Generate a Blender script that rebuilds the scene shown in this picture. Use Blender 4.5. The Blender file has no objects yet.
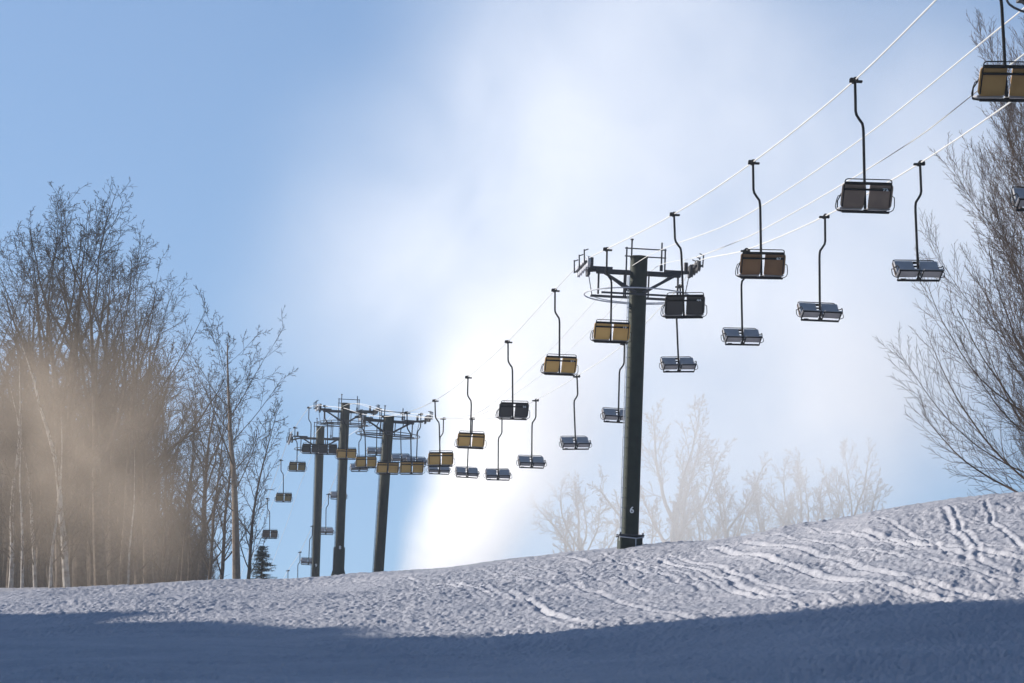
import bpy, math, random
import numpy as np
from mathutils import Vector, Matrix, Euler

R = math.radians
random.seed(7)
scene = bpy.context.scene
col = scene.collection

# ------------------------------------------------------------------ camera model
PITCH = R(12.11)
FOC = 4000.0
CP, SP = math.cos(PITCH), math.sin(PITCH)
def ray(px, py):
    a = (px - 512) / FOC; b = (341.5 - py) / FOC
    return Vector((a, CP - b * SP, SP + b * CP))
def P(px, py, d):
    """a surveyed point: where it shows in the photograph and how many metres away it stands"""
    return ray(px, py) * d

# ------------------------------------------------------------------ materials
def mat(name, base, rough=0.6, metal=0.0, noise=None, scale=8.0, bump=0.0, bscale=40.0, spec=None):
    m = bpy.data.materials.new(name); m.use_nodes = True
    nt = m.node_tree; b = nt.nodes['Principled BSDF']
    b.inputs['Base Color'].default_value = (*base, 1)
    b.inputs['Roughness'].default_value = rough
    b.inputs['Metallic'].default_value = metal
    if spec is not None: b.inputs['Specular IOR Level'].default_value = spec
    tc = nt.nodes.new('ShaderNodeTexCoord')
    if noise:
        n = nt.nodes.new('ShaderNodeTexNoise'); n.inputs['Scale'].default_value = scale; n.inputs['Detail'].default_value = 6
        nt.links.new(tc.outputs['Object'], n.inputs['Vector'])
        r = nt.nodes.new('ShaderNodeValToRGB')
        r.color_ramp.elements[0].position = 0.35; r.color_ramp.elements[1].position = 0.65
        r.color_ramp.elements[0].color = (*base, 1); r.color_ramp.elements[1].color = (*noise, 1)
        nt.links.new(n.outputs['Fac'], r.inputs['Fac']); nt.links.new(r.outputs['Color'], b.inputs['Base Color'])
    if bump:
        n2 = nt.nodes.new('ShaderNodeTexNoise'); n2.inputs['Scale'].default_value = bscale; n2.inputs['Detail'].default_value = 5
        nt.links.new(tc.outputs['Object'], n2.inputs['Vector'])
        bp = nt.nodes.new('ShaderNodeBump'); bp.inputs['Strength'].default_value = bump; bp.inputs['Distance'].default_value = 0.05
        nt.links.new(n2.outputs['Fac'], bp.inputs['Height']); nt.links.new(bp.outputs['Normal'], b.inputs['Normal'])
    return m
M = {
 'snow':   mat('snow', (0.27,0.28,0.32), 0.55, noise=(0.35,0.352,0.385), scale=0.35, bump=0.8, bscale=16.0, spec=0.3),
 'green':  mat('green_paint', (0.008,0.015,0.010), 0.75, spec=.2, noise=(0.014,0.023,0.016), scale=3),
 'steel':  mat('dark_steel', (0.022,0.025,0.034), 0.65, 0.1, spec=.3, noise=(0.035,0.04,0.05), scale=5),
 'galv':   mat('galvanised_steel', (0.42,0.44,0.48), 0.4, 0.6, noise=(0.55,0.56,0.6), scale=6),
 'rope':   mat('frosted_wire_rope', (0.6,0.6,0.59), 0.4, 0.0),
 'concrete': mat('concrete', (0.42,0.41,0.38), 0.85, noise=(0.3,0.29,0.27), scale=4, bump=0.3),
 'white':  mat('white_paint', (0.8,0.8,0.8), 0.5),
 'rubber': mat('sheave_rubber', (0.05,0.05,0.055), 0.7),
 'black':  mat('black_paint', (0.003,0.0035,0.005), 0.8, spec=.1, noise=(0.007,0.008,0.011), scale=6),
 'ochre':  mat('ochre_panel', (0.33,0.18,0.045), 0.55, noise=(0.40,0.23,0.065), scale=3),
 'gold':   mat('golden_panel', (0.60,0.345,0.085), 0.55, noise=(0.68,0.41,0.12), scale=3),
 'brown':  mat('rust_brown_panel', (0.15,0.068,0.022), 0.55, noise=(0.20,0.095,0.03), scale=3),
 'umber':  mat('umber_panel', (0.19,0.14,0.11), 0.55, noise=(0.14,0.10,0.08), scale=3),
 'char':   mat('charcoal_panel', (0.010,0.011,0.014), 0.5, noise=(0.016,0.016,0.02), scale=3),
 'olive':  mat('olive_panel', (0.22,0.165,0.05), 0.55, noise=(0.28,0.20,0.07), scale=3),
 'vinyl':  mat('grey_vinyl', (0.26,0.265,0.29), 0.55, noise=(0.32,0.32,0.34), scale=4),
 'bark':   mat('bark', (0.035,0.028,0.024), 0.95, spec=.1, noise=(0.09,0.072,0.06), scale=5),
 'twig':   mat('twig_bark', (0.022,0.017,0.014), 0.95, spec=.05, noise=(0.04,0.031,0.025), scale=1.5),
 'tanbark':mat('warm_bark', (0.20,0.15,0.11), 0.9, noise=(0.12,0.09,0.07), scale=4),
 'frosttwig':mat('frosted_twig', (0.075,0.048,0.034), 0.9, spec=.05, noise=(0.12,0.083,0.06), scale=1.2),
 'birch':  mat('pale_birch_bark', (0.36,0.33,0.30), 0.8, noise=(0.13,0.11,0.095), scale=3.5),
 'needle': mat('spruce_needles', (0.018,0.032,0.022), 0.7, noise=(0.035,0.05,0.032), scale=3),
}

# ------------------------------------------------------------------ mesh builder
class MB:
    def __init__(s): s.v = []; s.f = []
    def tube(s, pts, r, n=8, cap=True):
        pts = [Vector(p) for p in pts]; k = len(pts)
        rs = r if isinstance(r, (list, tuple)) else [r] * k
        base = len(s.v); up = None
        for i in range(k):
            t = (pts[min(i+1, k-1)] - pts[max(i-1, 0)])
            if t.length < 1e-9: t = Vector((0, 0, 1))
            t.normalize()
            if up is None:
                up = Vector((0, 0, 1)) if abs(t.z) < 0.9 else Vector((1, 0, 0))
            a = t.cross(up).normalized(); b = a.cross(t); up = b
            for j in range(n):
                th = 2 * math.pi * j / n
                q = pts[i] + (a * math.cos(th) + b * math.sin(th)) * rs[i]
                s.v.append((q.x, q.y, q.z))
        for i in range(k - 1):
            for j in range(n):
                j2 = (j + 1) % n
                s.f.append((base+i*n+j, base+i*n+j2, base+(i+1)*n+j2, base+(i+1)*n+j))
        if cap:
            s.f.append(tuple(base + j for j in range(n))[::-1]); s.f.append(tuple(base+(k-1)*n+j for j in range(n)))
    def box(s, c, size, rot=None, bev=0.0):
        c = Vector(c); hx, hy, hz = size[0]/2, size[1]/2, size[2]/2
        m = (Euler(rot).to_matrix() if rot else Matrix.Identity(3))
        e = min(bev, hx*0.9, hy*0.9, hz*0.9)
        base = len(s.v)
        if e <= 0:
            for x in (-hx, hx):
                for y in (-hy, hy):
                    for z in (-hz, hz): s.v.append(tuple(c + m @ Vector((x, y, z))))
            for f in ((0,1,3,2),(4,6,7,5),(0,4,5,1),(2,3,7,6),(0,2,6,4),(1,5,7,3)):
                s.f.append(tuple(base+i for i in f))
            return
        idx = {}
        for sx in (-1,1):
            for sy in (-1,1):
                for sz in (-1,1):
                    for ax in range(3):
                        p = [sx*hx, sy*hy, sz*hz]
                        for q in range(3):
                            if q != ax: p[q] -= (sx,sy,sz)[q]*e
                        idx[(sx,sy,sz,ax)] = len(s.v); s.v.append(tuple(c + m @ Vector(p)))
        for ax in range(3):
            o = [i for i in range(3) if i != ax]
            for sg in (-1,1):
                q = []
                for (a,b) in ((-1,-1),(1,-1),(1,1),(-1,1)):
                    k = [0,0,0]; k[ax]=sg; k[o[0]]=a; k[o[1]]=b; q.append(idx[(*k,ax)])
                s.f.append(tuple(q))
        for ax in range(3):
            o = [i for i in range(3) if i != ax]
            for a in (-1,1):
                for b in (-1,1):
                    q = []
                    for (sg, f) in ((-1,o[0]),(1,o[0]),(1,o[1]),(-1,o[1])):
                        k=[0,0,0]; k[ax]=sg; k[o[0]]=a; k[o[1]]=b; q.append(idx[(*k,f)])
                    s.f.append(tuple(q))
        for sx in (-1,1):
            for sy in (-1,1):
                for sz in (-1,1): s.f.append(tuple(idx[(sx,sy,sz,a)] for a in range(3)))
    def build(s, name, material, parent=None, smooth=True):
        me = bpy.data.meshes.new(name); me.from_pydata(s.v, [], s.f); me.update()
        me.materials.append(material)
        if smooth:
            me.shade_smooth() if hasattr(me, 'shade_smooth') else None
            try: me.set_sharp_from_angle(angle=R(38))
            except Exception: pass
        o = bpy.data.objects.new(name, me); col.objects.link(o)
        if parent: o.parent = parent
        return o

def tag(o, label=None, cat=None, group=None, kind=None):
    if label: o['label'] = label
    if cat: o['category'] = cat
    if group: o['group'] = group
    if kind: o['kind'] = kind
    return o
def empty(name, loc=(0,0,0)):
    o = bpy.data.objects.new(name, None); o.location = loc; o.empty_display_size = 0.3
    col.objects.link(o); return o
def copy_tree(o, parent=None):
    c = o.copy(); col.objects.link(c)
    if parent: c.parent = parent
    for ch in [x for x in KIDS.get(o.name, [])]: copy_tree(ch, c)
    return c
KIDS = {}
def index_kids():
    KIDS.clear()
    for o in col.objects:
        if o.parent: KIDS.setdefault(o.parent.name, []).append(o)

def text_mesh(body, size, name, material, parent, ext=0.004):
    cu = bpy.data.curves.new('lettering', 'FONT'); cu.body = body; cu.size = size; cu.extrude = ext
    cu.align_x = 'CENTER'; cu.align_y = 'CENTER'; cu.offset = size * 0.018
    t = bpy.data.objects.new('lettering', cu); col.objects.link(t)
    dg = bpy.context.evaluated_depsgraph_get()
    me = bpy.data.meshes.new_from_object(t.evaluated_get(dg)); me.name = name
    bpy.data.objects.remove(t)
    me.materials.clear(); me.materials.append(material)
    o = bpy.data.objects.new(name, me); col.objects.link(o); o.parent = parent
    return o

# ------------------------------------------------------------------ noise (numpy)
rng = np.random.default_rng(11)
_tab = rng.random((256, 256)).astype(np.float32)
def vnoise(x, y):
    xi = np.floor(x).astype(np.int64); yi = np.floor(y).astype(np.int64)
    fx = (x - xi); fy = (y - yi)
    fx = fx*fx*fx*(fx*(fx*6-15)+10); fy = fy*fy*fy*(fy*(fy*6-15)+10)
    a = _tab[xi & 255, yi & 255]; b = _tab[(xi+1) & 255, yi & 255]
    c = _tab[xi & 255, (yi+1) & 255]; d = _tab[(xi+1) & 255, (yi+1) & 255]
    return ((a*(1-fx)+b*fx)*(1-fy) + (c*(1-fx)+d*fx)*fy) - 0.5
def fbm(x, y, oct=4, gain=0.5):
    s = 0; a = 1.0
    for k in range(oct):
        s = s + a*vnoise(x*2**k + 17.3*k, y*2**k + 9.1*k); a *= gain
    return s
def sstep(x, a, b):
    t = np.clip((x-a)/(b-a), 0, 1); return t*t*(3-2*t)

# ------------------------------------------------------------------ terrain
SKY = [(0,589),(60,588),(150,586),(200,584),(280,581),(330,578),(400,575),(450,570),(500,565),(560,557),(600,552),
       (640,546),(700,541),(740,534),(780,525),(830,518),(870,509),(900,504),(940,499),(980,494),(1024,490)]
_u = []; _e = []
for px, py in SKY:
    r_ = ray(px, py); _u.append(r_.x/r_.y); _e.append(r_.z/r_.y)
_u = np.array(_u); _e = np.array(_e)
DU = np.array([-.13,-.06,-.03,0,.03,.06,.09,.13]); DD = np.array([186,176,162,150,141,122,106,96.])
def softplus(t): return np.where(t > 30, t, np.log1p(np.exp(np.minimum(t, 30))))
S2 = 0.142; W = 4.5
def G_raw(u, y, E):
    D = np.interp(u, DU, DD)
    y1 = 55.0; z1 = 7.1; sN = (z1+1.6)/y1
    s1 = (E*D - z1)/(D - y1)
    g = -1.6 + sN*y + (s1-sN)*6*softplus((y-y1)/6)
    g = g - (s1-S2)*W*softplus((y-D)/W)
    g = g - S2*20*softplus((y-335)/20)
    return g
UT = np.linspace(-.14, .14, 141)
ET0 = np.interp(UT, _u, _e); ET = ET0.copy()
yy = np.linspace(60, 300, 500)
for _ in range(8):
    t = G_raw(UT[:,None], yy[None,:], ET[:,None]) / yy[None,:]
    ET += (ET0 - t.max(axis=1))
def lump(x, y):
    """uneven snow: broad swells, man-made snow lumps and fine crust"""
    s = 0.55*fbm(x*0.075+3, y*0.045+8, 3)*sstep(y, 45, 70)*(1-sstep(y,150,200)*0.7)
    rough = 0.6+0.5*sstep(fbm(x*0.12+40, y*0.06+5, 3), -0.25, 0.3)
    n0 = fbm(x*0.5+9, y*0.3, 2); n1 = fbm(x*3.2, y*1.2, 2, 0.6); n2 = fbm(x*12.0+50, y*3.0+20, 2, 0.7)
    return s + rough*(0.08*n0 + 0.04*n1 + 0.052*n2)
def shade_bank(x, y):
    """unseen snow rise left of the frame, added and shaped to shade the foreground"""
    h = np.interp(y, [-60, 20, 60, 84.5, 86.2, 87.8, 92, 99.5, 109, 114, 122, 138], [20, 22, 23.5, 23.6, 23.2, 19.6, 18.4, 17.8, 15.2, 15.8, 9, 0])  # added crest, its heights set by where the cast shade should end
    h = h * (1 + 0.07*fbm(y*0.16+5, x*0.02, 4))
    e = -(24 + np.clip((y-118)*0.3, 0, 50))
    return h * sstep(-x, -e, -e+24)
def G(x, y):
    x = np.asarray(x, dtype=float); y = np.asarray(y, dtype=float)
    u = np.clip(x/np.maximum(y, 30), -.14, .14)
    return G_raw(u, y, np.interp(u, UT, ET)) + shade_bank(x, y)
def Gs(x, y): return float(G(np.array([x]), np.array([y]))[0])

us = np.concatenate([-np.geomspace(1.7, .142, 45), np.linspace(-.14, .14, 760), np.geomspace(.142, 1.7, 45)])
ys = np.concatenate([np.linspace(-70, 28, 30), np.linspace(30, 54, 60), np.linspace(54.15, 190, 900), np.linspace(191, 360, 90), np.geomspace(370, 1500, 24)])
U, Y = np.meshgrid(us, ys)
X = U*np.maximum(Y, 30)
Z = G(X, Y)
LUMP = lump(X, Y)

def ground_hit(px, py):
    r_ = ray(px, py); u = r_.x/r_.y; e = r_.z/r_.y
    yv = np.linspace(50, 260, 2101)
    t = G(u*yv, yv)/yv
    k = np.argmax(t >= e) if (t >= e).any() else int(np.argmax(t))
    return u*yv[k], yv[k]
# vehicle and ski tracks, drawn on the slope
TRACKS = [  # polyline in the photograph, width, depth
 ([(395,582),(470,590),(530,608),(590,634)], .55, .22),
 ([(480,574),(560,590),(640,612),(700,634)], .5, .16),
 ([(630,556),(670,566),(720,584),(790,612)], .45, .26),
 ([(655,556),(700,566),(745,584),(830,610)], .4, .2),
 ([(700,548),(780,566),(850,590),(950,612)], .55, .30),
 ([(740,545),(820,556),(880,580),(1000,612)], .5, .25),
 ([(860,530),(920,545),(980,560),(1024,572)], .5, .25),
 ([(944,506),(952,525),(965,548),(966,572)], .45, .2),
 ([(952,505),(964,528),(975,548),(980,570)], .35, .18),
 ([(890,535),(935,552),(985,575),(1024,585)], .45, .22),
 ([(560,560),(610,566),(660,580),(700,596)], .5, .2),
 ([(600,556),(660,572),(730,596),(800,618)], .3, .16),
 ([(760,536),(840,546),(920,566),(1010,592)], .3, .18),
 ([(800,528),(870,536),(940,548),(1020,560)], .3, .18),
 ([(430,586),(500,600),(560,618),(600,634)], .35, .16),
 ([(870,516),(900,524),(930,540),(948,566)], .3, .2),
 ([(985,498),(995,520),(1010,545),(1022,560)], .3, .2),
 ([(500,568),(560,572),(610,584),(650,600)], .4, .14),
]
tr = np.zeros_like(X)
for poly, w, dep in TRACKS:
    pts = [ground_hit(*p) for p in poly]
    fine = []
    n = len(pts)
    for i in range(n-1):
        p0 = pts[max(i-1,0)]; p1 = pts[i]; p2 = pts[i+1]; p3 = pts[min(i+2,n-1)]
        for k in range(5):
            t = k/5
            fine.append(tuple(0.5*((2*p1[a])+(-p0[a]+p2[a])*t+(2*p0[a]-5*p1[a]+4*p2[a]-p3[a])*t*t+(-p0[a]+3*p1[a]-3*p2[a]+p3[a])*t**3) for a in (0,1)))
    fine.append(pts[-1])
    best = np.full_like(X, 1e9); sgn = np.zeros_like(X)
    for (ax, ay), (bx, by) in zip(fine[:-1], fine[1:]):
        dx, dy = bx-ax, by-ay; L2 = dx*dx+dy*dy+1e-9
        t = np.clip(((X-ax)*dx+(Y-ay)*dy)/L2, 0, 1)
        qx = X-(ax+t*dx); qy = Y-(ay+t*dy)
        d2 = qx*qx+qy*qy; m = d2 < best
        best = np.where(m, d2, best); sgn = np.where(m, np.sign(dx*qy-dy*qx), sgn)
    w = w*.28; dd = np.sqrt(best)*sgn + 0.10*fbm(X*0.6+7, Y*0.6, 2)
    jag = 1 + 0.6*fbm(X*3.0, Y*1.6+30, 3)
    tr += 0.15*jag*dep*(-np.exp(-(dd/(w*0.5))**2) + 0.75*np.exp(-((dd-w)/(w*0.45))**2) + 0.6*np.exp(-((dd+w)/(w*0.45))**2))
# keep the skyline where it was surveyed
damp = 1.0
Z2 = Z + LUMP*damp + tr
nr, nc = X.shape
co = np.empty((nr*nc, 3), dtype=np.float32); co[:,0]=X.ravel(); co[:,1]=Y.ravel(); co[:,2]=Z2.ravel()
ii = (np.arange(nr-1)[:,None]*nc + np.arange(nc-1)[None,:]).ravel()
quads = np.stack([ii, ii+1, ii+nc+1, ii+nc], axis=1).astype(np.int32)
me = bpy.data.meshes.new('snow_slope')
me.vertices.add(nr*nc); me.vertices.foreach_set('co', co.ravel())
me.loops.add(quads.size); me.loops.foreach_set('vertex_index', quads.ravel())
me.polygons.add(len(quads)); me.polygons.foreach_set('loop_start', np.arange(0, quads.size, 4, dtype=np.int32))
me.polygons.foreach_set('use_smooth', np.ones(len(quads), dtype=bool))
me.update(); me.validate()
me.materials.append(M['snow'])
ground = bpy.data.objects.new('snow_slope', me); col.objects.link(ground)
tag(ground, 'rough snow covered ski slope with tracks, lit on its crest and shaded below', kind='structure')

# ------------------------------------------------------------------ lift geometry
KX = 0.1205
def depthA(px): return 18.75/(KX + (px-512)/FOC)
def depthD(px): return 22.60/(KX + (px-512)/FOC)
LINE = Vector((-KX, 1.0, 0)); 
_l = (P(435,400,185)-P(855,79,90.9)); HEAD = math.atan2(-_l.x, _l.y)      # heading of the line in plan
FWD = Vector((-math.sin(HEAD), math.cos(HEAD), 0)); SIDE = Vector((math.cos(HEAD), math.sin(HEAD), 0))

A_ch = [(990,-54,77.5),(855,80,90.9),(753,162,103.7),(674,214,116.7),(607,249,130.0),(555,290,143.3),(508,341.5,157),(468,377,170.7),
        (435,400.5,184.6),(407,412.5,198.4),(384,416.5,212),(361.5,414,225),(343.5,408,238.6),(325,406,252),(309,407.5,265.4),(295,427.5,279),(281,460,292),(267.6,498.5,305.6)]
D_ch = [(1045,77,89.5),(920,163,101.6),(825,216,113.7),(746,250,126.6),(680,286,139.8),(624.5,343.5,152),(577,376,165),(536,400,178.5),
        (502,416.5,191.5),(472.5,418.5,205),(443.5,418.5,218.3),(421,414,231.5),(403,413,244.5),(380,409,258.5),(361,427,272.5),(342.5,457,286.5),
        (328.5,494,300),(312.5,526,313),(300,552,327),(288,570.5,340)]
def near_ext(lst):   # the rope continues up past the camera
    a = P(*lst[0]); b = P(*lst[1]); v = (a-b)
    return [a + v*4 + Vector((0,0,.6)), a + v*1.5]
# tower definitions: base px, top px, depth, left/right rope heights
TW = [
 dict(n=5, base=(1095,620), top=(1104,-76), d=76.5, yl=-60, yr=-52, foot=1),
 dict(n=6, base=(629.5,552), top=(639,258), d=135.7, yl=262, yr=262, foot=1),
 dict(n=7, base=(377.5,590), top=(389,417), d=226.5, yl=414, yr=414.5, foot=0),
 dict(n=8, base=(338,592), top=(345.5,404), d=261, yl=405, yr=408, foot=2),
 dict(n=9, base=(315,594), top=(320.5,427), d=286, yl=436, yr=440, foot=0),
]
def rope_path(ch, depth_of, key, c0):
    pts = [( (c0/d - KX)*FOC + 512 if key != 'obs' else x, y, d) for (x,y,d) in ch]
    out = [P(x,y,d) for (x,y,d) in ch]
    for t in TW:
        d = t['d']; x = 512 + FOC*(c0/d - KX)
        if d > 280: x -= 2.5
        out.append(P(x, t[key], d))
    out.sort(key=lambda v: v.y)
    return out
def smooth_path(pts, k=8):
    out = []; n = len(pts)
    for i in range(n-1):
        p0, p1, p2, p3 = pts[max(i-1,0)], pts[i], pts[i+1], pts[min(i+2,n-1)]
        m = p2-p1
        m1 = (p2-p0)*0.5*min(1, m.length/max((p1-p0).length,1e-3)) if i > 0 else m
        m2 = (p3-p1)*0.5*min(1, m.length/max((p3-p2).length,1e-3)) if i < n-2 else m
        for j in range(k):
            t = j/k
            out.append((2*t**3-3*t*t+1)*p1 + (t**3-2*t*t+t)*m1 + (-2*t**3+3*t*t)*p2 + (t**3-t*t)*m2)
    out.append(pts[-1]); return out
ropeA = near_ext(A_ch) + rope_path(A_ch, depthA, 'yl', 18.75) + [P(254,535,320),P(244,565,335),P(238,585,345)]
ropeD = near_ext(D_ch) + rope_path(D_ch, depthD, 'yr', 22.60) + [P(278,588,353)]
sm_A = smooth_path(ropeA, 6); sm_D = smooth_path(ropeD, 6)
for pts, lab in ((ropeA, 'pale haul rope on the left, carrying the outward ochre-backed chairs'),
                 (ropeD, 'pale haul rope on the right, carrying the returning grey-fronted chairs')):
    m = MB(); sp_ = smooth_path(pts, 6); m.tube(sp_, [0.019 if q.y < 130 else .015 for q in sp_], 6)
    tag(m.build('haul_rope', M['rope']), lab, 'cable', 'ropes of the chairlift')
B_pts = [(1110,-75),(1024,8),(999,28.5),(864,137),(740,218.5),(632,265.8),(547,353),(474,414.5),(390,414),(348,404),(318,430),(283,480),(262,530),(246,575)]
C_pts = [(1160,-45),(1024,54),(914,140),(762,230),(697,257),(656,267.2),(591,330),(533,381),(474,417),(398,414),(352,404),(324,430),(302,480),(288,520),(270,570)]
def free_cable(pp, c, lab):
    pts = []
    for x, y in pp: pts.append(P(x, y, c/(KX + (x-512)/FOC)))
    v = pts[0]-pts[1]; pts = [pts[0]+v*3] + pts
    m = MB(); sp_ = smooth_path(pts, 6); m.tube(sp_, [0.016 if q.y < 125 else .011 for q in sp_], 6)
    tag(m.build('signal_cable', M['rope']), lab, 'cable', 'cables strung between the towers')
free_cable(B_pts, 20.4, 'upper thin signal cable running to the left edge of the near tower top')
free_cable(C_pts, 21.2, 'lower thin signal cable passing just right of the near tower top')

# ------------------------------------------------------------------ chairs (grip at origin, +y is the way the chair faces)
def make_chair(pm):
    root = empty('chairlift_chair')
    xo = 0.19; W2 = 0.595
    m = MB(); m.tube([(0,0,-.03),(0,0,-.74),(.02,0,-.83),(.08,0,-.93),(.15,0,-1.03),(xo-.025,0,-1.13),(xo-.02,0,-1.24),(xo-.02,0,-3.03)], 0.032, 10)
    m.build('hanger', M['black'], root)
    m = MB(); m.box((0,0,-.01),(.10,.30,.09), bev=.015); m.box((.02,0,-.035),(.30,.09,.05), bev=.01); m.box((-.06,0,.0),(.13,.12,.09), bev=.02)
    m.build('grip', M['black'], root)
    r = R(38); by, bz = 0.09, -2.995           # foot of the backrest
    def B(t, off=0.0):                         # point up the backrest; off is towards the front
        return Vector((0, by - math.sin(r)*t + math.cos(r)*off, bz + math.cos(r)*t + math.sin(r)*off))
    L = 0.60
    fr = MB()
    # loop above the backrest
    lp = []
    for (x, t) in ((-.535,.06),(-.535,L+.07),(-.52,L+.11),(-.48,L+.13),(.48,L+.13),(.52,L+.11),(.535,L+.07),(.535,.06)):
        q = B(t, -.045); lp.append((xo+x, q.y, q.z))
    fr.tube(lp, .013, 6)
    for t, rr in ((L+.03,.036),(L-.12,.026)):
        q = B(t, -.05); fr.tube([(xo-.54,q.y,q.z),(xo+.54,q.y,q.z)], rr, 8)
    # seat frame
    s = R(14); dep = 0.43
    def S(t, off=0.0): return Vector((0, by + math.cos(s)*t, bz - .05 + math.sin(s)*t + off))
    q = S(-.02,-.035); fr.tube([(xo-.54,q.y,q.z),(xo+.54,q.y,q.z)], .030, 8)
    q2 = S(dep); fr.tube([(xo-.55,q2.y,q2.z),(xo+.55,q2.y,q2.z)], .019, 8)
    for x in (-.54,-.05,.05,.54):
        fr.tube([(xo+x,q.y,q.z),(xo+x,q2.y,q2.z)], .016, 6)
    fr.box((xo, by+.02, bz-.06), (.10,.12,.06), bev=.01)
    fr.box((xo+.40, by+.0, bz-.08), (.14,.10,.05), bev=.01)
    fr.build('chair_frame', M['black'], root)
    for sx in (-1, 1):
        # shell with rounded outline, slightly dished
        m = MB(); x0 = .040; x1 = W2
        outl = []
        for (cx, cz, a0) in ((x1-.07, L-.06, 0), (x0+.03, L-.03, 90), (x0+.03, .01+.03, 180), (x1-.11, .01+.10, 270)):
            rad = {0:.06, 90:.02, 180:.02, 270:.10}[a0]
            for k in range(5):
                th = R(a0 + k*22.5); outl.append((cx+rad*math.cos(th), cz+rad*math.sin(th)))
        n = len(outl); b0 = 0
        for off in (-.020, .012):
            for (x, t) in outl:
                q = B(t, off - 0.02*(x/x1)**3); m.v.append((xo+sx*x, q.y, q.z))
        m.f.append(tuple(range(n))); m.f.append(tuple(range(n, 2*n))[::-1])
        for k in range(n): m.f.append((k, (k+1)%n, n+(k+1)%n, n+k))
        m.build('back_panel', pm, root)
        m = MB(); q = B(L*.53, .052)
        m.box((xo+sx*(x0+x1)/2, q.y, q.z), (x1-x0-.05, .055, L-.12), (r, 0, 0), bev=.025)
        m.build('back_cushion', M['vinyl'], root)
        m = MB(); q = S(dep*.5, .045)
        m.box((xo+sx*(x0+x1)/2, q.y, q.z), (x1-x0-.03, dep-.02, .05), (s, 0, 0), bev=.02)
        m.build('seat_cushion', M['vinyl'], root)
        # armrest loop standing clear of the side
        m = MB(); pts = []
        for (x, t, o_) in ((.555,.30,-.02),(.60,.31,.0),(.645,.27,.03),(.665,.16,.05),(.675,.02,.06),(.655,-.05,.06),(.60,-.085,.05),(.52,-.09,.03)):
            q = B(t, o_); pts.append((xo+sx*x, q.y, q.z))
        m.tube(pts, .011, 6); m.build('side_rail', M['black'], root)
        m = MB(); q = S(dep*.5,.0); a = B(.34,.03)
        m.tube([(xo+sx*.575,a.y,a.z),(xo+sx*.585,a.y+.25,a.z-.05),(xo+sx*.585,a.y+.42,a.z-.06),(xo+sx*.575,a.y+.50,a.z-.12),(xo+sx*.56,q2.y,q2.z)], .015, 6)
        m.build('armrest', M['black'], root)
    return root
COLM = {'ochre':M['ochre'],'gold':M['gold'],'brown':M['brown'],'umber':M['umber'],'char':M['char'],'olive':M['olive']}
PROTO = {}
used = set()
A_info = [
 ('ochre','51','largest ochre-backed chair, cut off by the upper right corner of the photo'),
 ('umber','72','grey-brown backed chair on the left rope, second from the upper right corner'),
 ('brown','67','rust-brown backed chair on the left rope, two before the near tower'),
 ('char','44','black-backed chair in front of the near tower crossarm, right of its pole'),
 ('gold','19','ochre-backed chair right beside the near tower pole, on its left'),
 ('gold','57','ochre-backed chair hanging in open sky, first beyond the near tower'),
 ('char','58','charcoal-backed chair among ochre ones against the bright snow plume'),
 ('gold','','ochre-backed chair just beyond the lone charcoal-backed one at the plume edge'),
 ('gold','','ochre-backed chair right of the middle tower group, a grey chair showing beneath it'),
 ('gold','','olive-ochre chair just right of the rightmost far tower pole'),
 ('gold','','olive-ochre chair hanging across the rightmost far tower pole'),
 ('gold','','olive-ochre chair between the rightmost far pole and the tallest one'),
 ('gold','','olive-brown chair hanging across the tallest far tower pole'),
 ('char','','dark-backed chair just right of the leftmost far tower pole'),
 ('char','','dark-backed chair just left of the leftmost far tower pole'),
 ('olive','','small olive chair hanging clear in sky left of the three far towers'),
 ('olive','','small olive chair below left of the far towers, near the tall bare tree'),
 ('umber','','small brownish chair directly above the little spruce'),
]
D_info = [
 'grey-fronted chair cut off at the right edge, before the bare twigs',
 'largest whole grey-fronted chair, hanging next to the bare tree at right',
 'grey-fronted chair on the right rope, second whole one from the right edge',
 'grey-fronted chair below the rust-brown backed chair',
 'grey-fronted chair directly below the black-backed chair by the near tower',
 'grey-fronted chair partly hidden behind the near tower pole',
 'grey-fronted chair in open sky, first left of the near tower pole',
 'grey-fronted chair, second left of the near tower pole, over the plume',
 'grey-fronted chair under the charcoal-backed chair over the plume',
 'grey-fronted chair under an ochre one at the left edge of the plume',
 'grey-fronted chair peeping out beneath the ochre chair right of the far towers',
 'grey chair mostly hidden behind the olive chair right of the far towers',
 'small blue-grey chair just right of the rightmost far tower pole',
 'small blue-grey chair between the tallest and the rightmost far poles',
 'small grey chair glimpsed behind the olive chairs at the tallest far pole',
 'small blue-grey chair across the tallest far pole, halfway down it',
 'small grey chair left of the tallest far pole, low down',
 'tiny grey chair against the leftmost far pole, just above the snow',
 'tiny far chair sinking behind the snow crest left of the far poles',
 'tiny farthest chair whose hanger tip alone shows above the snow crest',
]
protos = {k: make_chair(v) for k, v in COLM.items()}
index_kids()
TAGS = []
def put_chair(kind, pt, heading, label, group):
    if kind not in used: c = protos[kind]; used.add(kind)
    else: c = copy_tree(protos[kind])
    c.location = pt
    c.rotation_euler = (R(random.uniform(-1.5,1.5)), R(random.uniform(-2.0,2.0)), heading + R(random.uniform(-2.5,2.5)))
    tag(c, label, 'chairlift chair', group)
    return c
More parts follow.
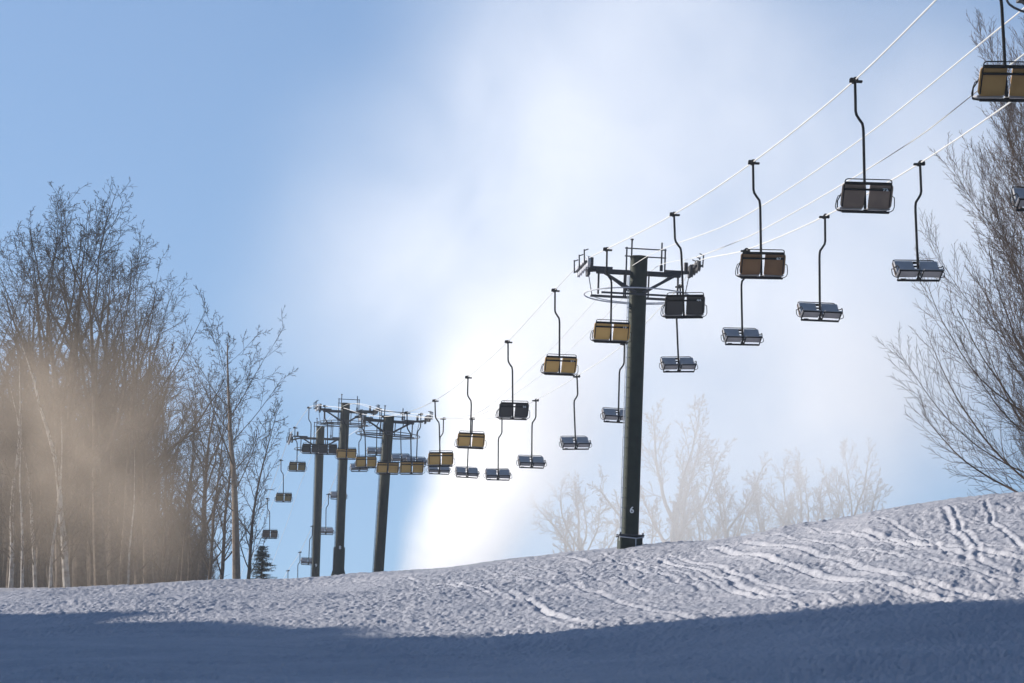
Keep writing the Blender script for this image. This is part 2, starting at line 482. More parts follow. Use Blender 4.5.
# copies are made from the untouched prototypes' children, so their tags are added afterwards
for (x,y,d), (k, num, lab) in zip(A_ch, A_info):
    c = put_chair(k, P(x,y,d), HEAD, lab, 'outward chairs of the lift')
    if num: TAGS.append((c, num))
for i, ((x,y,d), lab) in enumerate(zip(D_ch, D_info)):
    put_chair('umber' if i % 3 else 'char', P(x,y,d), HEAD + math.pi, lab, 'returning chairs of the lift')
rr = R(38)
for c, num in TAGS:
    t = text_mesh(num, 0.13, 'chair_number', M['white'], c)
    tt = 0.50; off = -0.083
    t.location = (0.19+0.40, 0.09 - math.sin(rr)*tt + math.cos(rr)*off, -2.995 + math.cos(rr)*tt + math.sin(rr)*off)
    t.rotation_euler = (R(90)-rr, 0, 0)

# ------------------------------------------------------------------ towers
def rope_dir(path, y):
    def at(yy):
        for a, b in zip(path[:-1], path[1:]):
            if a.y <= yy <= b.y: return a.lerp(b, (yy-a.y)/(b.y-a.y))
        return path[-1]
    v = at(y+2.5)-at(y-2.5); return v.z/v.y
def make_tower(t, lab):
    d = t['d']; top = P(*t['top'], d); rb = ray(*t['base']); db = d
    for _ in range(6):
        base = rb*db; db = (top.y + .07*(top.z-base.z))/rb.y
    base = rb*db
    gx, gy = base.x, base.y
    root = empty('lift_tower', base)
    ax = (top-base); H = ax.length; ax.normalize()
    zaxis = ax; xaxis = (SIDE - zaxis*SIDE.dot(zaxis)).normalized(); yaxis = zaxis.cross(xaxis)
    rot = Matrix((xaxis, yaxis, zaxis)).transposed()
    root.rotation_euler = rot.to_euler()
    inv = rot.transposed()
    def loc(p): return inv @ (p - base)
    m = MB(); m.tube([(0,0,-2.5),(0,0,H*.5),(0,0,H-.02),(0,0,H)], [.285,.285,.295,.28], 28); m.build('pole', M['green'], root)
    m = MB(); m.tube([(0,0,H+.002),(0,0,H+.05)], [.31,.31], 28); 
    m.build('pole_cap', M['green'], root)
    if t['foot'] == 1:
        m = MB(); m.box((0,0,-.6),(.76,.76,2.2), bev=.03); m.build('footing', M['green'], root)
        m = MB(); m.box((0,0,.535),(.86,.86,.05), bev=.008)
        for sx in (-1,1):
            for sy in (-1,1): m.tube([(sx*.38,sy*.38,.56),(sx*.38,sy*.38,.62)], .03, 6)
        m.build('base_plate', M['steel'], root)
        m = MB(); m.tube([(-.42,-.41,.47),(.15,-.42,.43),(.42,-.41,.48)], .022, 6); m.tube([(.14,-.42,.44),(.15,-.42,-.4)], .016, 6); m.build('conduit', M['galv'], root)
    elif t['foot'] == 2:
        m = MB(); m.tube([(-.02,0,-1.5),(-.02,0,1.0),(-.02,0,1.5),(-.01,0,2.9)], [.52,.50,.37,.36], 24); m.build('footing', M['green'], root)
        m = MB(); m.box((-.40,-.05,1.9),(.035,.06,2.0)); m.build('conduit', M['galv'], root)
    else:
        m = MB(); m.tube([(0,0,-1.2),(0,0,.95)], [.38,.38], 24); m.build('footing', M['green'], root)
    # rope positions in the tower's own frame
    xl = 512 + FOC*(18.75/d-KX) - (2.5 if d > 280 else 0); xr = 512 + FOC*(22.60/d-KX) - (2.5 if d > 280 else 0)
    pl = loc(P(xl, t['yl'], d)); pr = loc(P(xr, t['yr'], d))
    zb = min(pl.z, pr.z) - 0.32; zb = max(zb, H-.85); zb = min(zb, H-.25)
    m = MB()
    m.box((0,-.0,zb), (2.9,.16,.16), bev=.02)
    for sx, p in ((-1,pl),(1,pr)):
        m.box((sx*1.42,0,zb+.11),(1.05,.12,.10), bev=.01)
        m.tube([(sx*1.25,0,zb+.05),(p.x-sx*.10,0,p.z-.33)], .055, 8)
        m.tube([(sx*1.62,0,zb+.12),(sx*1.62,0,zb+.45)], .07, 8)
    m.build('crossarm', M['steel'], root)
    for sx in (-1,1):
        m = MB(); m.tube([(sx*1.22,-.14,zb-.05),(sx*.12,-.36,zb-.72)], .05, 8); m.tube([(sx*1.1,.14,zb-.05),(sx*.30,.10,zb-.62)], .035, 8)
        m.build('brace', M['steel'], root)
    # round guard ring and walkway under the arm
    zr = zb - .78
    m = MB(); m.tube([(1.82*math.cos(R(a)), 1.82*math.sin(R(a)), zr) for a in range(0,361,9)], .024, 6, cap=False)
    m.tube([(1.55*math.cos(R(a)), 1.55*math.sin(R(a)), zr) for a in range(20,161,9)], .018, 6)
    m.build('guard_ring', M['galv' if t['n']==6 else 'steel'], root)
    m = MB(); m.box((0,.46,zr+.0),(3.1,.26,.05)); m.box((0,-.40,zr),(2.6,.08,.06))
    for sx in (-1,1):
        m.tube([(sx*1.36,0,zb),(sx*1.36,.0,zr)], .035, 8); m.tube([(sx*1.75,0,zb+.1),(sx*1.58,-.05,zr-.05)], .016, 6)
        m.tube([(sx*.42,.4,zb),(sx*.42,.45,zr)], .03, 6)
    m.build('walkway', M['steel'], root)
    # lifting frame on top
    m = MB()
    for z in (H+.03, H+.30): m.tube([(-.50,-.1,z),(.92,-.1,z)], .024, 6)
    for x, z0, z1 in ((-.44,zb-.9,H+.34),(-.27,H-.1,H+.60),(.76,zb+.1,H+.55),(.88,zb,H+.34)):
        m.tube([(x,-.1,z0),(x,-.1,z1)], .030, 6)
    m.tube([(-.27,-.1,H+.58),(-.27,-.1,H+.63)], .055, 8); m.tube([(.76,-.1,zb+.1),(.76,-.1,zb+.3)], .055, 8)
    m.build('lifting_frame', M['steel'], root)
    # ladder down the left of the pole
    m = MB()
    lx = -.335 if t['n'] != 6 else -.345
    for x in (lx-.03, lx+.02): m.box((x,-.16,(zb+.6)/2-.2),(.022,.05,zb-.5))
    k = .45
    while k < zb-.7:
        m.tube([(lx-.03,-.16,k),(lx+.09,-.13,k)], .011, 5); k += .34
    m.build('ladder', M['galv' if t['n'] == 6 else 'steel'], root)
    # number
    hz = {5:1.6, 6:1.38, 7:2.0, 8:2.85, 9:2.0}[t['n']]
    if t['n'] in (6,8,9,5):
        tx = text_mesh(str(t['n']), .30, 'tower_number', M['white'], root)
        vy = -.30 if t['foot'] != 2 or hz > 2.9 else -.38
        tx.location = (-.01, vy, hz); tx.rotation_euler = (R(90), 0, 0)
    # sheave trains
    slopes = {sd: rope_dir(pp, P(600,t['yl'],d).y) - .07 - (.05 if sd < 0 else .02) for sd, pp in ((-1, sm_A), (1, sm_D))}
    for side, p, n in ((-1,pl,6),(1,pr,4)):
        slope = slopes[side]; m = MB(); L_ = .50*(n-1)
        def q(yy_, dz): return (p.x, yy_, p.z + yy_*slope + dz)
        for sd in (-.09,.09):
            m.tube([(p.x+sd, -L_/2-.05, p.z-.20-slope*(L_/2)),(p.x+sd, L_/2+.05, p.z-.20+slope*(L_/2))], .035, 6)
        m.box((p.x-side*.16,0,p.z-.30),(.10,.5,.40), bev=.01)
        for yy_ in (-L_/2, 0, L_/2):
            m.tube([(p.x+side*.14,yy_,p.z-.25+yy_*slope),(p.x+side*.16,yy_,p.z+.20+yy_*slope)], .025, 6)
            m.tube([(p.x+side*.16,yy_,p.z+.16+yy_*slope),(p.x+side*.02,yy_,p.z+.22+yy_*slope)], .02, 6)
        sa = m.build('sheave_assembly', M['steel'], root)
        for k in range(n):
            yy_ = -L_/2 + k*.50
            m = MB(); z = p.z - .20 + yy_*slope
            m.tube([(p.x-.05,yy_,z),(p.x-.035,yy_,z),(p.x-.02,yy_,z),(p.x+.02,yy_,z),(p.x+.035,yy_,z),(p.x+.05,yy_,z)], [.19,.20,.175,.175,.20,.19], 16)
            m.build('sheave', M['rubber' if side > 0 else 'galv'], sa)
    tag(root, lab, 'lift tower', 'towers of the chairlift')
    return root
TL = {5:'tower mostly outside the upper right corner, only its ring showing',
      6:'tallest near green lift tower with white number 6 on its pole',
      7:'rightmost of the three far lift towers standing together',
      8:'middle far lift tower with a wider stepped and flared foot',
      9:'leftmost of the three far lift towers, its crossarm lower'}
for t in TW: make_tower(t, TL[t['n']])

# ------------------------------------------------------------------ trees
def rnd(a, b): return random.uniform(a, b)
def perp(d):
    a = d.cross(Vector((0,0,1)))
    if a.length < 1e-3: a = d.cross(Vector((1,0,0)))
    return a.normalized()
def grow(acc, p, d, L, r, lvl, cfg):
    nseg = cfg['seg'][lvl]; wig = cfg['wig'][lvl]; trop = cfg['trop'][lvl]
    pts = [p.copy()]; rs = [r]; dirs = [d.copy()]
    rend = cfg.get('rend', .25) if lvl else cfg.get('rend0', .3)
    for i in range(nseg):
        d = (d + Vector((rnd(-1,1), rnd(-1,1), rnd(-1,1)))*wig + Vector((0,0,trop))).normalized()
        p = p + d*(L/nseg); pts.append(p.copy()); dirs.append(d.copy())
        t = (i+1)/nseg; rs.append(max(r*(1-(1-rend)*t), cfg['rmin']))
    (acc[0] if lvl == 0 else acc[1]).tube(pts, rs, (9,5,4,3,3,3)[lvl], cap=(lvl == 0))
    if lvl+1 >= len(cfg['seg']): return
    n = cfg['n'][lvl]; n = max(1, int(round(n*(rnd(.8,1.2) if lvl else 1))))
    az = rnd(0, 6.28); st = cfg['start'][lvl]
    for k in range(n):
        t = st + (1-st)*((k+rnd(.1,.9))/n)
        f = t*nseg; i = min(int(f), nseg-1); fr = f-i
        q = pts[i].lerp(pts[i+1], fr); dd = dirs[i].lerp(dirs[i+1], fr).normalized()
        rq = rs[i]*(1-fr)+rs[i+1]*fr
        az += 2.4 + rnd(-.5,.5)
        a = perp(dd); b = a.cross(dd)
        side = a*math.cos(az) + b*math.sin(az)
        ang = R(cfg['ang'][lvl]*(1-.35*t)*rnd(.75,1.25))
        cd = (dd*math.cos(ang) + side*math.sin(ang)).normalized()
        shape = cfg['shape'](t) if lvl == 0 else (1-.55*t)
        cl = L*cfg['lr'][lvl]*shape*rnd(.7,1.2)
        grow(acc, q, cd, cl, max(min(rq*.75, rq*cfg['rr'][lvl]*(.6+.4*rnd(0,1)*1.5)), cfg['rmin']), lvl+1, cfg)
CFG = {
 'tall': dict(H=20, r=.40, seg=[14,8,6,4,3], wig=[.05,.12,.18,.18,.16], trop=[.03,.08,.03,.02,.02], n=[18,8,5,4], start=[.30,.18,.15,.1],
      ang=[55,52,55,55], lr=[.36,.45,.5,.6], rr=[.55,.6,.55,.55], shape=lambda t: .55+.6*math.sin(math.pi*min(1,(t-.2)/.75)), rmin=.010, rend0=.05),
 'tallfork': dict(H=20, r=.42, seg=[12,9,6,4,3], wig=[.05,.11,.18,.18,.16], trop=[.02,.10,.03,.02,.02], n=[9,12,5,4], start=[.34,.22,.15,.1],
      ang=[38,52,55,55], lr=[.52,.34,.5,.6], rr=[.7,.55,.55,.55], shape=lambda t: 1.05-.35*t, rmin=.010, rend0=.06),
 'sapling': dict(H=11, r=.13, seg=[12,7,5,3], wig=[.09,.16,.24,.3], trop=[.03,.09,.02,.0], n=[24,8,5], start=[.12,.12,.1],
      ang=[42,42,45], lr=[.34,.42,.5], rr=[.42,.5,.6], shape=lambda t: 1.0-.55*t, rmin=.010, rend0=.12),
 'snag': dict(H=17, r=.29, seg=[14,8,6,4,3], wig=[.06,.12,.18,.18,.16], trop=[.02,.06,.03,.0,.0], n=[18,7,5,4], start=[.28,.2,.15,.1],
      ang=[62,48,48,45], lr=[.30,.42,.48,.5], rr=[.32,.5,.55,.6], shape=lambda t: .30+.95*math.sin(math.pi*min(1,max(0,(t-.22)/.84))), rmin=.010, rend0=.12),
 'spread': dict(H=11, r=.24, seg=[6,10,7,5,3], wig=[.07,.15,.22,.28,.3], trop=[.02,.08,.05,.02,.0], n=[8,11,8,5], start=[.25,.2,.12,.1],
      ang=[55,48,48,45], lr=[.95,.42,.46,.5], rr=[.55,.42,.5,.6], shape=lambda t: 1.0, rmin=.012, rend0=.6),
 'arch': dict(H=16, r=.17, seg=[10,12,8,4], wig=[.05,.07,.13,.2], trop=[.02,.09,.06,.03], n=[52,24,11], start=[.03,.10,.10],
      ang=[66,36,38], lr=[.56,.36,.34], rr=[.30,.40,.6], shape=lambda t: 1.0-.4*t, rmin=.0065, rend0=.2),
}
def make_tree(cfgname, seed, bark='bark', twig='twig', name='bare_tree'):
    random.seed(seed); cfg = CFG[cfgname]
    acc = (MB(), MB())
    H0 = cfg['H']
    grow(acc, Vector((0,0,-.6)), Vector((rnd(-.04,.04), rnd(-.04,.04), 1)).normalized(), H0*(.38 if cfgname=='spread' else .97)+.6, cfg['r'], 0, cfg)
    zs = [v[2] for v in acc[1].v]
    root = empty(name)
    acc[0].build('trunk', M[bark], root); acc[1].build('crown', M[twig], root, smooth=False)
    root['h'] = max(zs)
    return root
def ztop(o): return o['h']
NEWT = []
def place_tree(root, px, ytop, d, rz=None, lean=(0,0), wide=1.0, sink=0.0, pyb=None):
    """stand the tree on the slope at this distance, as tall as it shows"""
    b = P(px, 585, d); gz = Gs(b.x, b.y) + sink
    t = P(px, ytop, d)
    s = (t.z - gz)/ztop(root)
    root.location = (b.x, b.y, gz); root.scale = (s*wide, s*wide, s)
    root.rotation_euler = (R(lean[0]), R(lean[1]), rnd(0,6.28) if rz is None else rz)

def species(protos_, specs, name='bare_tree'):
    """specs: proto index, px, ytop, depth, wide, lean, label, group"""
    index_kids(); used_ = set(); out = []
    roots = []
    for sp in specs:
        k = sp[0]
        if k in used_: r_ = copy_tree(protos_[k])
        else: r_ = protos_[k]; used_.add(k)
        roots.append(r_)
    for r_, sp in zip(roots, specs):
        place_tree(r_, sp[1], sp[2], sp[3], wide=sp[4], lean=sp[5])
        tag(r_, sp[6], 'tree', sp[7] if len(sp) > 7 else None)
    for i, pr in enumerate(protos_):
        if i not in used_:
            for ch in KIDS.get(pr.name, []): bpy.data.objects.remove(ch)
            bpy.data.objects.remove(pr)

# tall trees of the left stand
talls = [make_tree('tall', 3), make_tree('tallfork', 4), make_tree('tall', 5), make_tree('tallfork', 6)]
gT = 'tall bare trees of the stand on the left'
species(talls, [
 (0, 12, 216, 196, 1.0, (0,0), 'tall bare tree farthest left in the dense stand, cut by the edge'),
 (1, 62, 174, 190, 1.1, (0,-4), 'tall bare tree in the left stand leaning left, with a broad forked top'),
 (2, 80, 172, 194, 1.1, (0,0), 'straight bare tree in the middle of the left stand, among its tallest'),
 (3, 101, 172, 188, 1.1, (0,3), 'tall bare tree right of the left stand centre, its fork reaching right'),
 (1, 124, 206, 192, .95, (0,3), 'tall bare tree on the right of the left stand, leaning right'),
 (2, 40, 202, 205, 1.0, (0,-3), 'tall bare tree left of centre in the left stand'),
 (3, -6, 205, 202, 1.0, (0,3), 'bare tree rising just inside the left edge, behind the leftmost one'),
 (0, 92, 200, 208, .95, (0,-2), 'bare tree behind the straight middle one of the left stand, slightly lower'),
 (1, 112, 196, 203, .85, (0,2), 'bare tree with narrow fork between the two that lean right in the left stand'),
 (0, 148, 262, 200, .95, (0,2), 'bare tree at the right shoulder of the dense left stand'),
])
# thicket between and behind
saps = [make_tree('sapling', 21), make_tree('sapling', 22), make_tree('sapling', 23), make_tree('tall', 24)]
random.seed(90)
specs = []
for k in range(34):
    px = -22 + k*5.6 + rnd(-3,3)
    specs.append((k % 4, px, rnd(320,410), rnd(190,250), 1.15, (rnd(-3,3), rnd(-3,3)),
                  'thin bare tree of the misty brown thicket between the tall trunks at left', 'thin trees of the misty left thicket'))
gap = [(165,385,212,'thin bare tree just right of the dense left stand'),(176,372,222,'slender bare tree between the left stand and the tall lone tree, leftmost of its row'),
       (188,396,205,'short thin bare tree in the row left of the tall lone tree'),(199,352,226,'highest thin bare tree between the left stand and the tall lone tree'),
       (209,388,214,'thin bare tree close on the left of the tall lone tree'),(220,372,232,'twin slim bare tree almost touching the tall lone trunk on its left'),
       (246,392,238,'slim bare tree close on the right of the tall lone tree'),(182,440,200,'low thin bare tree in front of the row left of the lone tree')]
for i, (px, yt, d, lab) in enumerate(gap):
    specs.append((i % 4, px, yt, d, 1.0, (rnd(-2,2), rnd(-2,2)), lab))
species(saps, specs)
snag = make_tree('snag', 33, bark='tanbark')
place_tree(snag, 236, 262, 212, rz=1.55, lean=(0,0), wide=.95)
tag(snag, 'tall lone bare tree with a thick tan trunk, left of the far towers', 'tree')
# pale trunks in the mist
bir = [make_tree('sapling', 41, bark='birch', name='birch_tree'), make_tree('sapling', 42, bark='birch', name='birch_tree')]
species(bir, [
 (0, 10, 330, 185, 1.0, (0,0), 'pale-trunked birch nearest the left edge, in the bright mist'),
 (1, 22, 372, 183, .9, (0,1), 'slim pale-trunked birch, second from the left edge'),
 (0, 36, 352, 187, .9, (0,-1), 'pale-trunked birch, third from the left edge, in the mist'),
 (1, 50, 380, 184, .9, (0,0), 'thin pale-trunked birch just left of the widest pale trunk'),
 (0, 68, 300, 186, 1.3, (0,0), 'widest pale-trunked birch, in the middle of the misty stand'),
 (1, 128, 420, 189, .8, (0,0), 'faint pale-trunked birch under the right side of the left stand'),
])
# the wood behind the stand, one dense brown mass of stems
random.seed(404); wd = MB()
for k in range(620):
    px = rnd(-60, 150) if k % 5 else rnd(120, 205); d = rnd(252, 330); b = P(px, 585, d); gz = Gs(b.x, b.y)
    hh = rnd(.55,1)*(17 if px < 140 else 9.5)*(1-.25*max(0,(px-100)/70)); p = Vector((b.x, b.y, gz-.4)); dv = Vector((rnd(-.12,.12), rnd(-.05,.05), 1))
    pts = [p+dv*hh*t+Vector((rnd(-.1,.1),0,0)) for t in (0,.25,.5,.75,1)]
    wd.tube(pts, [.10,.08,.06,.035,.01], 4, cap=False)
    for j in range(26):
        t = rnd(.08,.98); q = p+dv*hh*t; az = rnd(0,6.28); L = (1.1-t*.7)*rnd(1,2.6)
        e = Vector((math.cos(az), math.sin(az), rnd(.4,1.3))).normalized()
        q1 = q+e*L*.5; q2 = q1+(e+Vector((rnd(-.3,.3),rnd(-.3,.3),.3)))*L*.5
        wd.tube([q,q1,q2],[.025,.016,.008],3,cap=False)
        for i_ in range(4):
            q3 = q.lerp(q2, rnd(.3,.9)); wd.tube([q3, q3+Vector((rnd(-.5,.5),rnd(-.5,.5),rnd(.1,.8)))],[.013,.006],3,cap=False)
tag(wd.build('distant_wood', M['twig'], smooth=False), 'brown mass of bare woodland behind the left stand of trees', 'wood', kind='stuff')
# fog-veiled trees behind the near tower
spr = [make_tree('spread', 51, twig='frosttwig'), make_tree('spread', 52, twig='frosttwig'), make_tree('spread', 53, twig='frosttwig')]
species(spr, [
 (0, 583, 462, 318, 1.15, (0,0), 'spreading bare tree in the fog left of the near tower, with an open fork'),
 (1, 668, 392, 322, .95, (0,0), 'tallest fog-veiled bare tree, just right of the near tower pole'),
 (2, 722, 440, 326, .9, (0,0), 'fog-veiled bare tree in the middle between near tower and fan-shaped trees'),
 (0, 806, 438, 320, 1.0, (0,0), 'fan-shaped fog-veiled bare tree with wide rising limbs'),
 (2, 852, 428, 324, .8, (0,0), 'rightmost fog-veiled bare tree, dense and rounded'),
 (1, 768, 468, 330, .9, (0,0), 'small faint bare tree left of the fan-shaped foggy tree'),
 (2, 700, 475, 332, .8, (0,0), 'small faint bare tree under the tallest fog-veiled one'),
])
# big bare trees at the right edge
arch = [make_tree('arch', 61, twig='frosttwig'), make_tree('arch', 62, twig='frosttwig'), make_tree('arch', 63, twig='frosttwig')]
species(arch, [
 (0, 1062, -50, 118, .98, (0,-4), 'large bare tree at the right edge whose long twigs arch over the slope'),
 (1, 1048, 300, 112, 1.1, (0,-2), 'lower bushy bare tree at the right edge, close above the snow crest'),
 (2, 1085, -90, 126, 1.0, (0,-2), 'tallest bare tree at the right edge, behind the top right chair'),
])

# little spruce
def make_spruce():
    random.seed(77); root = empty('spruce_tree')
    t = MB(); t.tube([(0,0,-.5),(0,0,1.5),(.02,0,3.2)], [.07,.05,.01], 8); t.build('trunk', M['bark'], root)
    c = MB()
    for k in range(260):
        h = rnd(.05,1)**.8*3.1; az = rnd(0,6.28)
        L = (1.0-(h/3.25)**1.4)*1.0*rnd(.35,1.15)+.12
        d = Vector((math.cos(az), math.sin(az), rnd(-.25,.15)))
        p0 = Vector((0,0,h)); pts = [p0, p0+d*L*.55, p0+d*L+Vector((0,0,.06*L))]
        c.tube(pts, [.015,.01,.004], 3, cap=False)
        nn = int(10+26*L)
        for j in range(nn):
            tt = rnd(.15,1); q = p0+d*L*tt
            e = Vector((rnd(-1,1), rnd(-1,1), rnd(-.6,.6))).normalized()*rnd(.10,.20) + d*.08
            w = perp(e)*.022
            b = len(c.v)
            for v in (q-w, q+w, q+e): c.v.append(tuple(v))
            c.f.append((b,b+1,b+2))
    c.build('crown', M['needle'], root, smooth=False)
    root['h'] = 3.25
    return root
sp = make_spruce(); place_tree(sp, 261, 543, 214, rz=0, wide=1.35, lean=(0,2))
tag(sp, 'small dark green spruce at the foot of the tall lone tree', 'tree')
for o in col.objects:
    if 'h' in o.keys(): del o['h']

# ------------------------------------------------------------------ airborne snow
def volume_box(name, lo, hi, material, label):
    m = MB(); c = [(a+b)/2 for a, b in zip(lo, hi)]; m.box(c, [b-a for a, b in zip(lo, hi)])
    o = m.build(name, material, smooth=False)
    return tag(o, label, 'mist', kind='stuff')
def mist_material(name, blobs, color, aniso, mult, nscale, warp, lo=.32, hi=.68, cones=(), nmin=.4):
    m = bpy.data.materials.new(name); m.use_nodes = True; nt = m.node_tree; nt.nodes.clear(); N = nt.nodes.new; Lk = nt.links.new
    out = N('ShaderNodeOutputMaterial'); pv = N('ShaderNodeVolumePrincipled'); Lk(pv.outputs[0], out.inputs['Volume'])
    pv.inputs['Color'].default_value = (*color, 1); pv.inputs['Anisotropy'].default_value = aniso
    tc = N('ShaderNodeTexCoord')
    nz = N('ShaderNodeTexNoise'); nz.inputs['Scale'].default_value = nscale*.6; nz.inputs['Detail'].default_value = 2
    Lk(tc.outputs['Object'], nz.inputs['Vector'])
    s0 = N('ShaderNodeVectorMath'); s0.operation = 'SUBTRACT'; Lk(nz.outputs['Color'], s0.inputs[0]); s0.inputs[1].default_value = (.5,.5,.5)
    s1 = N('ShaderNodeVectorMath'); s1.operation = 'SCALE'; Lk(s0.outputs[0], s1.inputs[0]); s1.inputs['Scale'].default_value = warp
    s2 = N('ShaderNodeVectorMath'); s2.operation = 'ADD'; Lk(tc.outputs['Object'], s2.inputs[0]); Lk(s1.outputs[0], s2.inputs[1])
    total = None
    for (c, rad, amp) in blobs:
        a = N('ShaderNodeVectorMath'); a.operation = 'SUBTRACT'; Lk(s2.outputs[0], a.inputs[0]); a.inputs[1].default_value = c
        b = N('ShaderNodeVectorMath'); b.operation = 'DIVIDE'; Lk(a.outputs[0], b.inputs[0]); b.inputs[1].default_value = rad
        l = N('ShaderNodeVectorMath'); l.operation = 'LENGTH'; Lk(b.outputs[0], l.inputs[0])
        r_ = N('ShaderNodeMapRange'); r_.interpolation_type = 'SMOOTHERSTEP'; Lk(l.outputs['Value'], r_.inputs['Value'])
        r_.inputs['From Min'].default_value = 1.0; r_.inputs['From Max'].default_value = 0.0
        r_.inputs['To Min'].default_value = 0.0; r_.inputs['To Max'].default_value = amp
        if total is None: total = r_.outputs[0]
        else:
            ad = N('ShaderNodeMath'); ad.operation = 'ADD'; Lk(total, ad.inputs[0]); Lk(r_.outputs[0], ad.inputs[1]); total = ad.outputs[0]
    def MA(op, a, b):
        q = N('ShaderNodeMath'); q.operation = op
        for k_, v in enumerate((a, b)):
            if isinstance(v, (int, float)): q.inputs[k_].default_value = v
            else: Lk(v, q.inputs[k_])
        return q.outputs[0]
    def MR(v, a, b, c_, d_, mode='SMOOTHSTEP'):
        q = N('ShaderNodeMapRange'); q.interpolation_type = mode; Lk(v, q.inputs['Value'])
        for nm, val in zip(('From Min','From Max','To Min','To Max'), (a, b, c_, d_)): q.inputs[nm].default_value = val
        return q.outputs[0]
    if cones:
        sx_ = N('ShaderNodeSeparateXYZ'); Lk(s2.outputs[0], sx_.inputs[0])
        for (p0, p1, r0, r1, depth_k, a0, a1, inner) in cones:
            t_ = MR(sx_.outputs['Z'], p0[2], p1[2], 0, 1, 'LINEAR')
            xc = MR(t_, 0, 1, p0[0], p1[0], 'LINEAR'); yc = MR(t_, 0, 1, p0[1], p1[1], 'LINEAR'); rr_ = MR(t_, 0, 1, r0, r1, 'LINEAR')
            dx_ = MA('DIVIDE', MA('SUBTRACT', sx_.outputs['X'], xc), rr_)
            dy_ = MA('DIVIDE', MA('SUBTRACT', sx_.outputs['Y'], yc), MA('MULTIPLY', rr_, depth_k))
            rho = MA('SQRT', MA('ADD', MA('MULTIPLY', dx_, dx_), MA('MULTIPLY', dy_, dy_)), 0)
            amp_ = MR(t_, 0, 1, a0, a1, 'LINEAR')
            fade = MR(sx_.outputs['Z'], p1[2]-.35*(p1[2]-p0[2]), p1[2], 1, 0)
            term = MA('MULTIPLY', MA('MULTIPLY', MR(rho, 1.0, inner, 0, 1), amp_), fade)
            total = MA('ADD', total, term)
    n2 = N('ShaderNodeTexNoise'); n2.inputs['Scale'].default_value = nscale; n2.inputs['Detail'].default_value = 6; n2.inputs['Roughness'].default_value = .6; n2.inputs['Distortion'].default_value = .6
    Lk(tc.outputs['Object'], n2.inputs['Vector'])
    mr = N('ShaderNodeMapRange'); Lk(n2.outputs['Fac'], mr.inputs['Value']); mr.inputs['From Min'].default_value = lo; mr.inputs['From Max'].default_value = hi
    mr.inputs['To Min'].default_value = nmin; mr.inputs['To Max'].default_value = 2-nmin
    mu = N('ShaderNodeMath'); mu.operation = 'MULTIPLY'; Lk(total, mu.inputs[0]); Lk(mr.outputs[0], mu.inputs[1])
    m2 = N('ShaderNodeMath'); m2.operation = 'MULTIPLY'; Lk(mu.outputs[0], m2.inputs[0]); m2.inputs[1].default_value = mult
    Lk(m2.outputs[0], pv.inputs['Density'])
    return m
def blob(px, py, d, rx, ry, rz, amp):
    c = P(px, py, d); k = d/FOC
    return (tuple(c), (rx*k, rz, ry*k), amp)
plume = [blob(740,500,292,290,150,18,.25), blob(740,360,292,320,190,22,.26), blob(900,220,294,400,340,24,.20), blob(900,410,292,220,160,20,.26),
         blob(420,300,290,260,190,22,.14), blob(490,190,292,320,220,24,.09), blob(640,60,294,340,230,26,.04)]
cones = [(tuple(P(426,606,285)), tuple(P(575,250,288)), 4.0, 11.5, 1.0, 2.0, .30, .35),
         (tuple(P(470,620,286)), tuple(P(700,-330,292)), 7.5, 27.0, .75, .22, .03, .0),
         (tuple(P(560,560,290)), tuple(P(640,-200,292)), 13.0, 24.0, .9, .10, .03, .0)]
pm = mist_material('snow_plume_mist', plume, (.99,.992,1.0), .25, 0.17, .09, 8, lo=.30, hi=.70, cones=cones)
volume_box('snow_plume', (-26, 245, 22), (52, 318, 96), pm, 'bright white plume of blown snow rising behind the lift to the upper right')
left = [blob(0,430,172,120,170,12,1.0), blob(70,500,172,190,190,12,.6), blob(20,360,172,150,160,10,.4), blob(150,480,174,140,200,10,.55), blob(100,380,174,160,170,10,.35)]
lm = mist_material('thicket_mist', left, (.94,.79,.63), .1, 0.027, .20, 6, nmin=.05)  # warm sunlight is put into the mist's own tan colour
volume_box('thicket_mist', (-36, 156, 16), (-9, 184, 52), lm, 'tan sunlit snow mist hanging in front of the stand of trees on the left')
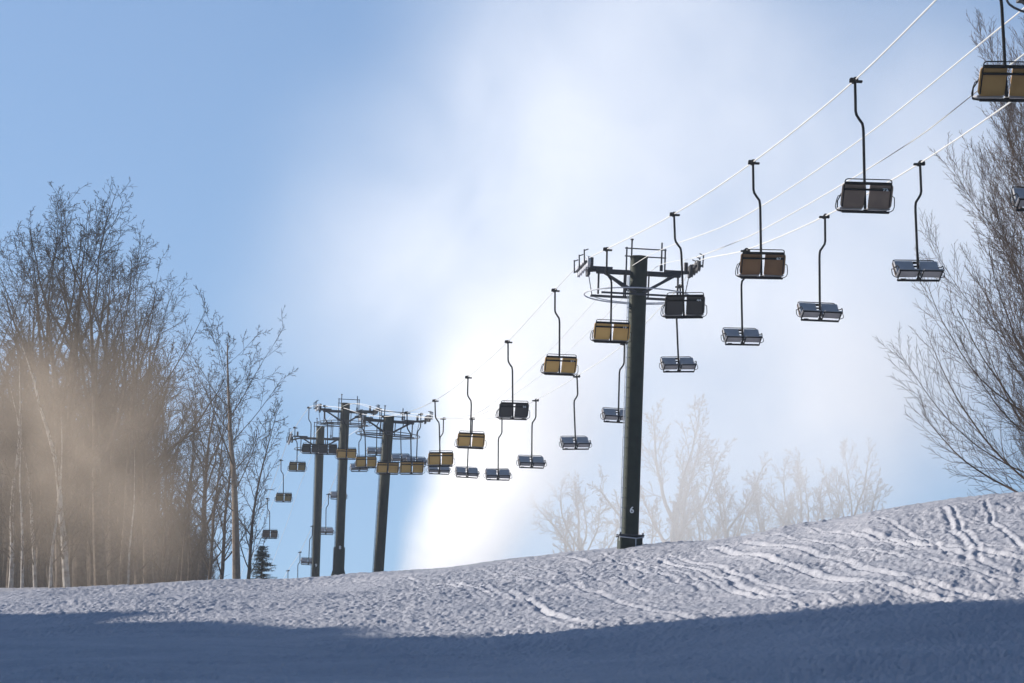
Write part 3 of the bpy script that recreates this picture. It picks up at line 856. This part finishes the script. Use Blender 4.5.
# thin air
hz = bpy.data.materials.new('thin_haze'); hz.use_nodes = True; nt = hz.node_tree; nt.nodes.clear()
o_ = nt.nodes.new('ShaderNodeOutputMaterial'); v_ = nt.nodes.new('ShaderNodeVolumePrincipled')
v_.inputs['Density'].default_value = 0.00025; v_.inputs['Color'].default_value = (.86,.92,1,1); v_.inputs['Anisotropy'].default_value = .2
nt.links.new(v_.outputs[0], o_.inputs['Volume'])
m = MB(); m.box((0, 700, 46), (5400, 1720, 116)); hb = m.build('haze', hz, smooth=False)
tag(hb, 'thin pale haze in the cold air over the whole slope', 'haze', kind='stuff')

# ------------------------------------------------------------------ light
SUN_AZ, SUN_EL = -66.0, 23.0
w = bpy.data.worlds.new('World'); scene.world = w; w.use_nodes = True
nt = w.node_tree; bg = nt.nodes['Background']
sk = nt.nodes.new('ShaderNodeTexSky'); sk.sky_type = 'NISHITA'; sk.sun_disc = False
sk.sun_elevation = R(SUN_EL); sk.sun_rotation = R(SUN_AZ % 360)
sk.altitude = 300; sk.air_density = 1.0; sk.dust_density = 1.0; sk.ozone_density = 4.5
nt.links.new(sk.outputs[0], bg.inputs[0]); bg.inputs[1].default_value = 0.080
sd = bpy.data.lights.new('sun', 'SUN'); sd.energy = 5.0; sd.angle = R(0.8); sd.color = (1, .92, .81)
so = bpy.data.objects.new('sun', sd); col.objects.link(so)
sv = Vector((math.sin(R(SUN_AZ))*math.cos(R(SUN_EL)), math.cos(R(SUN_AZ))*math.cos(R(SUN_EL)), math.sin(R(SUN_EL))))
so.rotation_euler = sv.to_track_quat('Z', 'Y').to_euler(); so.location = sv*200

cam = bpy.data.cameras.new('camera'); cam.sensor_width = 36; cam.lens = 36*FOC/1024; cam.clip_end = 6000; cam.clip_start = .5
cob = bpy.data.objects.new('camera', cam); col.objects.link(cob); cob.rotation_euler = (R(90)+PITCH, 0, 0)
scene.camera = cob
vs = scene.view_settings
vs.view_transform = 'Standard'; vs.look = 'None'; vs.gamma = 1; vs.exposure = 0.86
scene.cycles.volume_step_rate = 1.0; scene.cycles.volume_bounces = 7; scene.cycles.max_bounces = 8
scene.cycles.use_denoising = True
